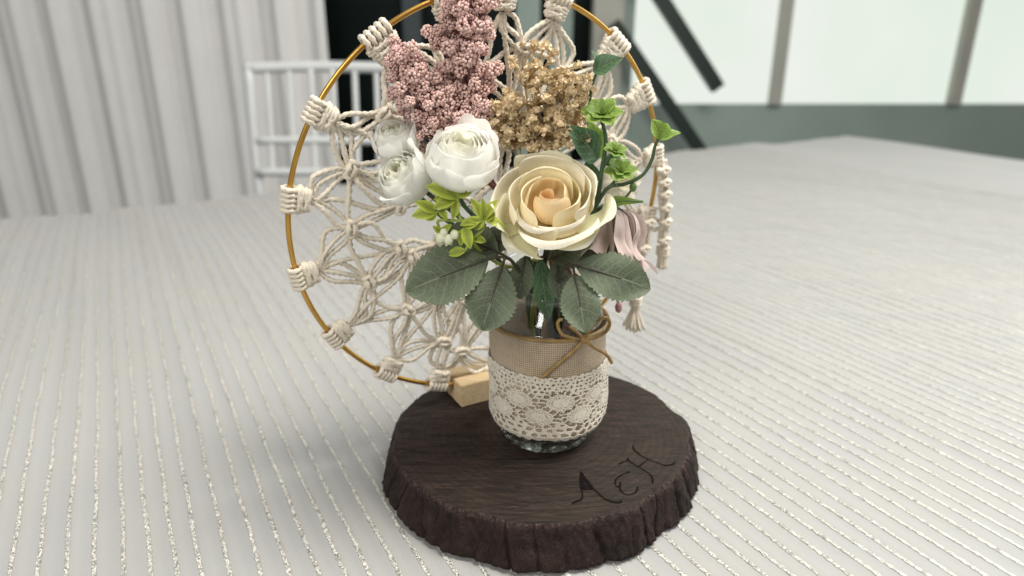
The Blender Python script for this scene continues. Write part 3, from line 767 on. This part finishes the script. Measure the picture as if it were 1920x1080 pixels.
# ------------------------------------------------------------------ big cream rose
def rose():
    axis = nrm([-.05, -.50, .86]); R = frame(axis); O = PX(1030, 419, .418)
    t = thing('rose', JC+[0, 0, .011], 'large cream rose with peach centre and grey green leaves in the jar', 'rose')
    cream, yel, peach, orange = (.86, .79, .57), (.88, .77, .47), (.89, .69, .42), (.88, .55, .25)
    pale = (.85, .81, .69); lime = (.76, .75, .40)
    def cf(layer):
        def f(v, u, r):
            inner = np.clip(1-r/2.3, 0, 1)
            c = lerp3(cream, yel, np.clip(inner*1.5, 0, 1))
            if layer == 0: c = lerp3(peach, orange, np.clip(1.2-v*1.15, 0, 1))
            elif layer == 1: c = lerp3(yel, peach, np.clip(.95-v*.85, 0, 1))
            elif layer == 2: c = lerp3(cream, yel, np.clip(1.0-v*.95, 0, 1))
            elif layer == 3: c = lerp3(pale, yel, np.clip(.9-v*1.05, 0, 1))
            else: c = lerp3(pale, lime, np.clip(.95-v*.9, 0, 1))
            return c
        return f
    P = lambda layer, phi, prof, W, **k: petal(O, R, math.radians(phi), prof, W, cf(layer), M['rose'], t, **k)
    # phi: 0 = right, 90 = up in the picture (axis to the viewer)
    s = 0
    def cup(layer, phi, r, h, W, lip=0, edge=.38, epow=5, ruf=.06, spiral=.10, seed=0, nu=33, open=0, flat=0, skew=0):
        if lip: tail = [(r*1.04, h), (r*(1.04+lip*.5), h+.02), (r*(1.04+lip), h-.14)]
        else: tail = [(r*1.0, h-.05), (r*1.03, h), (r*1.06, h+.01)]
        P(layer, phi, [(.2, .0), (r*.78, h*.20+.05), (r*(1.05-open), h*.5), (r*(1.04-open*.5), h*.82)]+tail, W, edge=edge, epow=epow, ruf=ruf, spiral=spiral, seed=seed, nu=nu, flat=flat, skew=skew)
    for k, (phi, r) in enumerate(((100, .34), (235, .60))):
        P(0, phi, [(.08, .5), (r*1.1, 1.2), (r*1.35, 1.9), (r*1.1, 2.45), (r*.9, 2.62)], 1.7, spiral=.25, edge=.3, epow=6, seed=k, nu=25)
    for k, (phi, r, h) in enumerate(((272, .92, 2.66), (30, 1.02, 2.84), (150, 1.06, 2.90))):
        P(1, phi, [(.12, .3), (r*1.1, .9), (r*1.30, 1.7), (r*1.12, h-.3), (r*.96, h-.05), (r*.93, h)], 1.5, spiral=.16, edge=.45, epow=2.4, ruf=.03, seed=k+3, nu=31, skew={272: 0, 30: .3, 150: -.3}[phi])
    for k, (phi, r, h) in enumerate(((88, 1.62, 3.05), (196, 1.66, 2.55), (338, 1.70, 2.45))):
        cup(2, phi, r, h, 1.5, edge=.42, epow=2.4, seed=k+11, spiral=.14, skew={88: 0, 196: -.42, 338: .42}[phi])
    for k, (phi, r, h, W, lip) in enumerate(((75, 2.25, 3.30, 1.25, .05), (172, 2.2, 2.62, 1.05, .06), (8, 2.35, 2.60, 1.05, .06), (238, 2.02, 1.72, .95, .16), (296, 2.05, 1.70, .9, .12))):
        cup(3, phi, r, h, W, lip, ruf=.10, seed=k+21, edge=.5, epow=3)
    for k, (phi, r, h, W, lip) in enumerate(((158, 3.0, 2.55, .95, .07), (38, 2.85, 2.70, .95, .07), (286, 2.62, 1.28, 1.15, .20))):
        cup(3, phi, r, h, W, lip, ruf=.14, seed=k+27, edge=.38, epow=3.2, open=.03)
    for k, (phi, r, h, W, lip) in enumerate(((97, 2.9, 3.12, .78, .08), (352, 3.40, 1.35, .62, .10), (232, 3.05, .50, .72, .10), (190, 3.0, 1.5, .70, .1), (312, 2.85, .6, .7, .1))):
        cup(4, phi, r, h, W, lip, ruf=.13, seed=k+31, edge=.52, epow=2.2, open=.12, flat=.08)
    # sepal cup behind the petals
    mb = MB().lathe([(.0005, -.006), (.006, -.005), (.009, -.001), (.0075, .003)], n=20)
    mb.V = [O+v@R.T for v in mb.V]; mb.build('calyx', M['stem_green'], t)
    j = into_jar(0); st = stem([*j, PX(1012, 520, .43), O-axis*.012, O-axis*.002], .0022, .002, M['stem'], t)
    up = nrm([0, -.8, .6])
    node1, node2 = PX(948, 482, .405), PX(1072, 496, .400)
    stem([JC+[-.004, -.01, .125], PX(985, 520, .425), PX(960, 490, .41), node1], .0013, .0011, M['stem'], t, 'leaf_stalk')
    stem([JC+[.006, -.012, .125], PX(1045, 530, .420), PX(1056, 505, .405), node2], .0013, .0011, M['stem'], t, 'leaf_stalk')
    def rl(a, b, w, sd, upv=(0, -.85, .5), curl=.10, ya=.405, yb=.395, pet=None, fold=.10, sharp=1.05):
        A, B = PX(*a, ya), PX(*b, yb)
        leaf(A, B, nrm(upv), w, M['leaf'], t, serr=.16, teeth=15, curl=curl, fold=fold, wav=.10, sharp=sharp, seed=sd, nu=15, blunt=.62, rib=M['stem'])
        if pet is not None: MB().tube(catmull([pet, (pet+A)/2+np.array([0, -.0006, .0008]), A+(B-A)*.03], 12), .0009, 6).build('leaf_stalk', M['stem'], t)
    rl((916, 486), (762, 545), .0185, 1, curl=.06, pet=node1, yb=.392)
    rl((943, 496), (904, 618), .0165, 2, sharp=1.25, curl=.10, pet=node1, yb=.385)
    rl((1082, 498), (1219, 540), .0155, 3, curl=.08, pet=node2, yb=.400)
    rl((1077, 512), (1097, 620), .0130, 4, sharp=1.2, curl=.10, pet=node2, yb=.383)
    rl((1030, 488), (1110, 452), .013, 5, curl=.05, pet=node2, ya=.412, yb=.425)
    rl((935, 475), (838, 430), .014, 6, curl=.05, pet=node1, ya=.414, yb=.425)
    rl((985, 480), (972, 560), .0085, 8, curl=.06, ya=.418, yb=.420)
    rl((1044, 486), (1050, 560), .0075, 9, curl=.06, ya=.416, yb=.418)
    rl((958, 462), (905, 440), .010, 10, curl=.05, ya=.420, yb=.428)
    rl((1100, 470), (1152, 444), .011, 7, curl=.05, ya=.425, yb=.43)
rose()
def slips():
    t = thing('leaf_stalk', JC+[0, 0, .011], 'narrow green leaf stalk hanging down inside the jar mouth', 'leaf stalk')
    stem([JC+[.0, -.01, .012], JC+[.002, -.012, .07], PX(1028, 560, .432), PX(1018, 490, .43)], .0018, .0016, M['stem'], t)
    leaf(PX(1012, 482, .418), PX(1028, 606, .422), nrm([.1, -1, .2]), .0075, M['leaf_deep'], t, serr=.06, teeth=9, curl=.04, fold=.1, sharp=.9)
    leaf(PX(990, 478, .42), PX(988, 560, .425), nrm([-.3, -1, .2]), .0045, M['leaf'], t, curl=.05, fold=.1)
    stem([JC+[.008, .0, .012], JC+[.006, -.006, .08], PX(1042, 570, .435), PX(1046, 500, .43)], .0016, .0015, M['stem'], t)
    stem([JC+[-.010, .004, .012], JC+[-.004, -.004, .07], PX(1012, 570, .437), PX(1000, 500, .437)], .002, .0018, M['stem'], t)
slips()

# ------------------------------------------------------------------ white ranunculus spray
def ranunculus():
    t = thing('ranunculus_spray', JC+[0, 0, .011], 'white ranunculus spray with three flowers left of the cream rose', 'flowers')
    def head(c, Rr, axis, seed, closed=.62, outer=True, roll=0, green=.5):
        rs = random.Random(seed); axis = nrm(axis); R = frame(axis, roll); O = c-axis*(Rr*.55*.01)
        h = bpy.data.objects.new('flower_head', None)
        mb = MB().lathe([(.0004, -.0045), (.004, -.004), (.006, -.0005), (.005, .002)], n=18); mb.V = [O+v@R.T for v in mb.V]
        h = mb.build('flower_head', M['stem_lime'], t)
        white, ivory, gr = (.95, .95, .92), (.94, .93, .80), (.74, .78, .42)
        L = 5
        for l in range(L):
            q = (l+1)/L; r = Rr*(.24+.74*q); hh = Rr*(1.50-.16*q)
            n = 3 if l < 3 else 4
            for k in range(n):
                phi = 2*PI*k/n+l*1.1+rs.uniform(-.25, .25)
                cl = closed+.24*q
                def cf(v, u, rr, q=q): return lerp3(lerp3(white, ivory, np.full(v.shape, (1-q)*.8)), gr, np.clip((.45-v)*1.3, 0, 1)*green+np.clip(.34-q, 0, 1)*.9*np.ones_like(v))
                petal(O, R, phi, [(.1, 0), (r*.75, hh*.16), (r*1.02, hh*.45), (r*(cl*.35+.65), hh*.74), (r*cl, hh*(.95+rs.uniform(-.04, .06))), (r*(cl-.03), hh*(1.0+rs.uniform(-.03, .06)))], 1.12, cf, M['white_petal'], h, edge=.15, ruf=Rr*.05, spiral=.06, seed=rs.randint(0, 90), nu=11, nv=12)
        if outer:
            for k, (phi, op, ln) in enumerate(outer):
                r = Rr
                def cf(v, u, rr): return lerp3(white, gr, np.clip((.5-v)*1.2, 0, 1)*green)
                petal(O, R, math.radians(phi)-roll, [(.12, -.05), (r*.8, r*.12), (r*1.1, r*.5), (r*(1.06+.2*op), r*.95*ln), (r*(1.05+.55*op), r*1.2*ln), (r*(1.05+.8*op), r*1.3*ln)], .62, cf, M['white_petal'], h, edge=.42, ruf=Rr*.08, epow=1.8, seed=k*3+seed, nu=15, nv=14)
        return O, axis
    j = into_jar(2); hub = PX(905, 440, .432)
    stem([*j, PX(965, 520, .435), hub], .002, .0017, M['stem_green'], t)
    for c, Rr, ax, sd, cl, outer, g in (
            (PX(866, 306, .412), 1.98, (.06, -.50, .86), 4, .58, [(-58, .42, .95), (-22, .12, 1.0), (62, .05, 1.2), (215, -.05, .9), (140, -.05, .9), (-115, .0, .85), (20, .0, 1.05)], .3),
            (PX(762, 338, .416), 1.58, (-.35, -.62, .66), 9, .55, [(-75, .45, 1.1), (10, .0, 1.35), (50, .05, 1.5), (-25, .0, 1.2), (100, .0, 1.0)], .3),
            (PX(741, 266, .428), 1.28, (-.05, -.55, .80), 14, .5, [(-10, .0, 1.2), (30, .2, 1.7), (200, .0, 1.0), (-90, .0, 1.0)], .4)):
        O, a = head(c, Rr, ax, sd, cl, outer, green=g)
        stem([hub, (hub+O)/2+np.array([.004, .008, -.012]), O-a*.02, O-a*.003], .0016, .0015, M['stem_green'], t)
ranunculus()

# ------------------------------------------------------------------ lime green sprig
def sprig():
    t = thing('green_sprig', JC+[0, 0, .011], 'lime green leaf sprig with white buds left of the rose', 'leaf sprig')
    Y = .402
    q = lambda x, y, d=0: PX(x, y, Y+d)
    st = lambda *p: stem([q(*a) for a in p], .0010, .0008, M['stem_lime'], t, 'stalk', 16)
    stem([*into_jar(3), PX(950, 500, .425), q(900, 470, .012), q(885, 448), q(872, 425)], .0014, .001, M['stem_lime'], t)
    st((885, 448), (905, 430), (907, 412)); st((872, 425), (860, 400), (858, 372)); st((907, 412), (860, 414), (822, 414), (828, 436)); st((885, 448), (878, 460), (872, 470)); st((858, 372), (835, 392), (815, 398))
    L = [((858, 371), (800, 347), 15), ((858, 371), (812, 372), 12), ((856, 373), (812, 390), 13), ((820, 397), (772, 404), 12), ((820, 397), (778, 378), 10), ((825, 396), (838, 412), 7), ((856, 374), (849, 412), 8), ((858, 371), (888, 352), 10),
         ((907, 411), (884, 372), 9), ((907, 411), (905, 372), 8), ((908, 411), (932, 374), 9), ((906, 412), (862, 421), 9), ((908, 412), (948, 424), 8), ((906, 412), (930, 400), 8),
         ((872, 424), (882, 466), 10), ((874, 470), (838, 477), 9), ((872, 426), (862, 462), 8), ((828, 436), (812, 424), 6), ((828, 436), (846, 420), 6), ((858, 371), (838, 350), 10), ((907, 411), (890, 432), 8), ((885, 448), (912, 452), 8), ((820, 397), (798, 412), 9), ((872, 424), (895, 420), 8)]
    for k, (a, b, w) in enumerate(L):
        up = nrm([random.uniform(-.4, .4), -.8, .55+random.uniform(-.2, .2)])
        leaf(q(*a), q(*b, random.uniform(-.007, .004)), up, w*.00034*1.1, M['leaf_lime'], t, curl=random.uniform(.05, .2), fold=.25, sharp=.95, seed=k)
    for x, y, r in ((826, 446, .0031), (841, 449, .003), (852, 440, .0026), (832, 436, .0024)):
        mb = MB()
        c = q(x, y, -.003)
        mb.ball(c, r, (1, .9, 1.15), ); mb.build('bud', M['bud'], t)
        for a in range(4):
            d = np.array([math.cos(a*1.57+.4), -.35, math.sin(a*1.57+.4)])
            leaf(c+np.array([0, .001, .002]), c+d*r*1.35, nrm([0, -1, .2]), r*.45, M['leaf_lime'], t, curl=.2, name='bud_leaf')
M['bud'] = simple('white_bud', (.78, .78, .66), (.66, .68, .46), 250, .5)
sprig()

# ------------------------------------------------------------------ pink bead sprays
def bead_mesh(seed, n=36):
    rs = np.random.default_rng(seed); mb = MB()
    for k in range(n):
        z = 1-2*(k+.5)/n; a = k*2.39996; d = np.array([math.sqrt(1-z*z)*math.cos(a), math.sqrt(1-z*z)*math.sin(a), z])
        d = nrm(d+rs.normal(size=3)*.12)
        mb.add(ICO1[0]*(.00090*rs.uniform(.75, 1.2))+d*.0032*rs.uniform(.82, 1.12), ICO1[1])
    return mb.mesh('bead_cluster', M['bead'])
def _ico1():
    import bmesh
    bm = bmesh.new(); bmesh.ops.create_icosphere(bm, subdivisions=1, radius=1)
    v = np.array([x.co for x in bm.verts]); f = [[a.index for a in q.verts] for q in bm.faces]; bm.free(); return v, f
def _ico15():
    import bmesh
    bm = bmesh.new(); bmesh.ops.create_icosphere(bm, subdivisions=2, radius=1)
    v = np.array([x.co for x in bm.verts]); f = [[a.index for a in q.verts] for q in bm.faces]; bm.free(); return v, f
ICO1 = _ico15()
BEADS = [bead_mesh(s) for s in range(6)]
def spray(label, axis_pts, widths, seed, lobes, ji, spread=1.):
    rs = random.Random(seed)
    t = thing('pink_bead_spray', JC+[0, 0, .011], label, 'dried spray', 'pink bead sprays at the back of the bouquet')
    A = catmull([PX(*p) for p in axis_pts], 60); Wd = np.interp(np.linspace(0, 1, 60), np.linspace(0, 1, len(widths)), widths)
    stem([*into_jar(ji), A[0], A[20], A[45]], .002, .001, M['bead_in'], t)
    pts = []; tries = 0; br = []
    for b in range(15):
        k = int(4+50*(b/14)**.9); T = nrm(A[min(k+1, 59)]-A[max(k-1, 0)]); x = nrm(np.cross(T, [0, 1, 0])); y = np.cross(T, x)
        a = b*2.4+rs.uniform(-.4, .4); d = nrm(x*math.cos(a)+y*math.sin(a)*.7+T*.85)
        br.append((k, A[k], A[k]+d*Wd[k]*spread*rs.uniform(1.0, 1.45)))
    br += [(k, A[k], A[min(59, k+5)]) for k in range(0, 57, 5)]
    while len(pts) < lobes and tries < 40000:
        tries += 1
        k, p0, p1 = br[rs.randrange(len(br))]; q = rs.random()
        g = np.array([rs.gauss(0, 1) for _ in range(3)])*(.0042*(1.15-.6*q) if k < 48 else .0028)
        p = p0+(p1-p0)*q+g
        if all(np.linalg.norm(p-q2) > .0050 for q2, _ in pts): pts.append((p, k))
    tw = MB()
    for i, (p, k) in enumerate(pts):
        b = A[max(0, k-6)]
        tw.tube(catmull([b, (b+p)/2+np.array([0, 0, -.001]), p], 6), .0005, 4)
        place(BEADS[i % 6], 'bead_cluster', t, p, (rs.uniform(0, 6), rs.uniform(0, 6), rs.uniform(0, 6)), rs.uniform(.85, 1.18))
    tw.build('twigs', M['bead_in'], t, kind='stuff')
spray('pink bead spray leaning left above the white ranunculus', [(862, 290, .440), (822, 235, .436), (785, 170, .428), (745, 98, .424)], [.016, .0190, .0165, .011, .006], 1, 150, 4, .78)
spray('tall pink bead spray standing upright behind the white ranunculus', [(892, 285, .446), (882, 215, .444), (872, 130, .442), (868, 50, .440), (880, -50, .438)], [.016, .0205, .020, .019, .016, .010], 2, 240, 5, .96)

# ------------------------------------------------------------------ dried tan filler flowers
def floret_mesh(seed):
    rs = np.random.default_rng(seed); mb = MB()
    for k in range(15):
        z = rs.uniform(-.5, 1); a = k*2.4; d = nrm([math.cos(a)*math.sqrt(max(0, 1-z*z)), math.sin(a)*math.sqrt(max(0, 1-z*z)), z])
        s = nrm(np.cross(d, rs.normal(size=3))); w = np.cross(d, s); b = d*.0009
        e = d*.0023*rs.uniform(.8, 1.15)
        mb.add([b-s*.0003, b+s*.0003, e+s*.0009-w*.0002, e+d*.0004+w*.0004, e-s*.0009-w*.0002], [[0, 1, 2, 3, 4]])
    mb.add(ICO1[0]*.0013, ICO1[1])
    return mb.mesh('floret', M['floret'], True)
def gyp():
    t = thing('dried_filler_flowers', JC+[0, 0, .011], 'bunch of tiny dried tan flowers behind the cream rose', 'dried flowers')
    FM = [floret_mesh(s) for s in range(5)]; rs = random.Random(12)
    root = PX(985, 335, .440); stem([*into_jar(6), root], .0022, .0015, M['twig'], t)
    tw = MB(); pts = []
    for cx, cy, rx, ry, n, sc in ((962, 225, 48, 54, 70, 1.05), (1062, 190, 48, 62, 74, .95), (1000, 122, 48, 44, 30, .9), (1030, 256, 76, 26, 46, 1.05), (1010, 185, 50, 66, 30, .95), (1080, 150, 30, 34, 16, .85)):
        got = 0
        while got < n:
            a = rs.uniform(0, 2*PI); q = math.sqrt(rs.random()); x = cx+rx*q*math.cos(a); y = cy+ry*q*math.sin(a)
            p = PX(x, y, .438+rs.uniform(-.012, .014)); got += 1
            pts.append((p, sc))
    forks = [PX(x, y, .440) for x, y in ((950, 270), (975, 250), (1000, 200), (1020, 240), (1050, 235), (1075, 240), (1000, 260), (985, 165))]
    for f in forks: tw.tube(catmull([root, (root+f)/2+np.array([rs.gauss(0, .002), 0, .002]), f], 10), .0006, 5)
    for i, (p, sc) in enumerate(pts):
        f = min(forks, key=lambda q: np.linalg.norm(q-p)+(.05 if q[2] > p[2] else 0))
        tw.tube(catmull([f, (f+p)/2+np.array([rs.gauss(0, .0015), rs.gauss(0, .001), .001]), p], 7), .00032, 4)
        place(FM[i % 5], 'floret', t, p, (rs.uniform(-.6, .6), rs.uniform(-.6, .6), rs.uniform(0, 6)), sc*rs.uniform(1.05, 1.7))
    tw.build('twigs', M['twig'], t, kind='stuff')
gyp()

# ------------------------------------------------------------------ greenery on the right
def vine():
    t = thing('greenery_stem', JC+[0, 0, .011], 'curling green stem with small leaf rosettes right of the rose', 'greenery')
    Y = .428
    q = lambda x, y, d=0: PX(x, y, Y+d)
    st = lambda r, *p: stem([q(*a) for a in p], r, r*.75, M['stem_green'], t, 'stalk', 30)
    stem([*into_jar(1), PX(1080, 470, .435), q(1108, 410), q(1122, 365), q(1128, 320), q(1136, 265), q(1128, 222)], .0017, .0012, M['stem_green'], t)
    st(.0013, (1115, 390), (1140, 352), (1172, 345), (1205, 328), (1222, 300), (1228, 275), (1236, 258))
    st(.0010, (1112, 400), (1150, 380), (1172, 370), (1186, 354))
    st(.0010, (1140, 352), (1152, 340), (1160, 330)); st(.0010, (1128, 320), (1140, 300), (1152, 288))
    st(.0011, (1110, 330, .012), (1104, 260, .012), (1106, 190, .006), (1112, 155, .002), (1122, 130, 0))
    def rosette(x, y, size, axis, n=3, name='rosette'):
        c = q(x, y, -.003); R = frame(axis); rs = random.Random(int(x))
        h = MB().ball(c-nrm(axis)*.0008, size*.16).build(name, M['stem_lime'], t)
        for ring, (m, ln, el) in enumerate(((4, .45, 1.15), (5, .8, .72), (6, 1.0, .32))):
            for k in range(m):
                a = 2*PI*k/m+ring*.5+rs.uniform(-.15, .15); e = el+rs.uniform(-.12, .12)
                d = R@np.array([math.cos(a)*math.cos(e), math.sin(a)*math.cos(e), math.sin(e)]); up = R@np.array([-math.cos(a)*math.sin(e), -math.sin(a)*math.sin(e), math.cos(e)])
                leaf(c, c+d*size*ln, up, size*ln*.36, M['leaf_fresh'], h, curl=.12, fold=.12, sharp=1.35, nu=7)
    rosette(1128, 218, .0135, (-.1, -.6, .8)); rosette(1162, 324, .0115, (.1, -.55, .83)); rosette(1152, 286, .0085, (.2, -.5, .85))
    MB().ball(q(1187, 351), .0024, (1, 1, 1.25)).build('bud', M['leaf_fresh_plain'], t)
    up = nrm([0, -.8, .6])
    leaf(q(1120, 300, .004), q(1066, 236, -.004), nrm([.5, -.8, .3]), .0105, M['leaf_deep'], t, curl=.12, fold=.18, seed=2)
    leaf(q(1118, 300, .006), q(1108, 225, .008), nrm([.2, -.9, .3]), .008, M['leaf_fresh'], t, curl=.08, fold=.2)
    leaf(q(1130, 300, .006), q(1172, 306, .0), nrm([-.2, -.7, .7]), .005, M['leaf_deep'], t, curl=.1, fold=.2)
    leaf(q(1112, 135, 0), q(1166, 108, -.004), nrm([-.15, -.75, .65]), .0072, M['leaf_deep'], t, curl=.06, fold=.3)
    leaf(q(1118, 128, 0), q(1110, 92, .004), nrm([.8, -.5, .3]), .0045, M['leaf_deep'], t, curl=.1, fold=.35)
    leaf(q(1236, 262, 0), q(1224, 224, -.002), nrm([.4, -.8, .3]), .006, M['leaf_fresh'], t, curl=.1, fold=.3, sharp=1.2)
    leaf(q(1236, 262, 0), q(1250, 230, .002), nrm([-.3, -.8, .4]), .0055, M['leaf_fresh'], t, curl=.1, fold=.3, sharp=1.2)
    leaf(q(1236, 262, 0), q(1276, 246, .0), nrm([-.1, -.5, .85]), .005, M['leaf_fresh'], t, curl=.14, fold=.3)
    leaf(q(1112, 345, .01), q(1100, 300, .008), nrm([0, -1, .2]), .006, M['leaf_deep'], t, curl=.1, fold=.2)
    # ferny tip
    A = [q(1120, 392, .002), q(1160, 378, -.002), q(1204, 378, 0)]; C = catmull(A, 26)
    MB().tube(C, .0005, 6).build('fern_stalk', M['stem_green'], t)
    for k in range(6, 26):
        for s in (-1, 1):
            d = nrm(C[k]-C[k-1]); L_ = .0075*(1-(k-6)/22)
            e = C[k]+d*L_*.7+np.array([0, -.1, s])*L_*.55
            leaf(C[k], e, nrm([0, -1, .1]), .0008, M['leaf_fresh'], t, curl=.1, fold=.1, name='fern_leaf', nu=3)
M['leaf_fresh_plain'] = simple('green_bud', (.12, .2, .05), (.08, .15, .04), 200, .45)
vine()

# ------------------------------------------------------------------ drooping pink flower
def pink():
    t = thing('pink_flower', JC+[0, 0, .011], 'dusty pink flower drooping over the jar right of the rose', 'flower')
    c = PX(1150, 390, .446); axis = nrm([.02, -.40, -1]); R = frame(axis)
    dus, lt = (.50, .38, .355), (.68, .56, .525)
    def cf(v, u, r): return lerp3(lt, dus, np.clip(1-np.abs(u)*.9, 0, 1)*.5+.3*(1-v))
    for l, (n, r, h, W) in enumerate(((5, .6, 4.7, .62), (7, 1.0, 4.9, .46), (8, 1.35, 4.6, .40), (8, 1.7, 3.9, .36))):
        for k in range(n):
            q = random.uniform(.78, 1.08); fl = random.uniform(1.0, 1.75)
            petal(c, R, 2*PI*k/n+l*.7+random.uniform(-.2, .2), [(.3, 0), (r*.85, h*.14), (r*random.uniform(.9, 1.1), h*.4*q), (r*random.uniform(.82, 1.1), h*.65*q), (r*(.5+fl*.5), h*.88*q), (r*fl, h*q)], W, cf, M['pink_petal'], t, edge=.42, epow=1.8, ruf=.5, seed=k*2.3+7*l, spiral=random.uniform(-.3, .35), nu=17)
    for k in range(5):
        a = 2*PI*k/5+.3; d = R@np.array([math.cos(a)*.8, math.sin(a)*.8, .6])
        leaf(c-axis*.002, c+d*.013, R@np.array([math.cos(a), math.sin(a), -.6]), .0028, M['leaf_deep'], t, curl=.15, name='sepal')
    mb = MB(); e = PX(1160, 576, .448); mb.ball(e, .0032, (.8, .8, 1.35)); mb.build('stamen_tip', M['pink_plain'], t)
    stem([c+axis*.03, (c+e)/2+np.array([0, 0, -.01]), e], .0008, .0007, M['stem_green'], t, 'pistil')
    stem([*into_jar(7), PX(1085, 450, .447), PX(1120, 395, .455), PX(1140, 385, .455), c], .0018, .0016, M['stem_green'], t)
    # half-hidden pale back blossom between the rosettes
M['pink_plain'] = simple('dusty_pink', (.45, .24, .24), (.36, .18, .19), 300, .6)
pink()
def small_white():
    t = thing('cream_blossom', JC+[0, 0, .011], 'small cream blossom half hidden behind the green rosettes', 'flower')
    c = PX(1156, 338, .440); axis = nrm([.35, -.8, .25]); R = frame(axis)
    def cf(v, u, r): return lerp3((.88, .83, .68), (.78, .75, .48), np.clip(.6-v, 0, 1))
    for k in range(6): petal(c, R, k*PI/3, [(.1, 0), (.6, .25), (1.15, .5), (1.6, .55)], .5, cf, M['rose'], t, edge=.3, ruf=.1, seed=k)
    for k in range(6): petal(c, R, k*PI/3+.5, [(.1, .02), (.4, .5), (.7, .9), (.85, 1.1)], .7, cf, M['rose'], t, edge=.25, ruf=.08, seed=k+5)
    stem([*into_jar(8), PX(1090, 470, .45), c-axis*.02, c], .0016, .0014, M['stem_green'], t)
small_white()
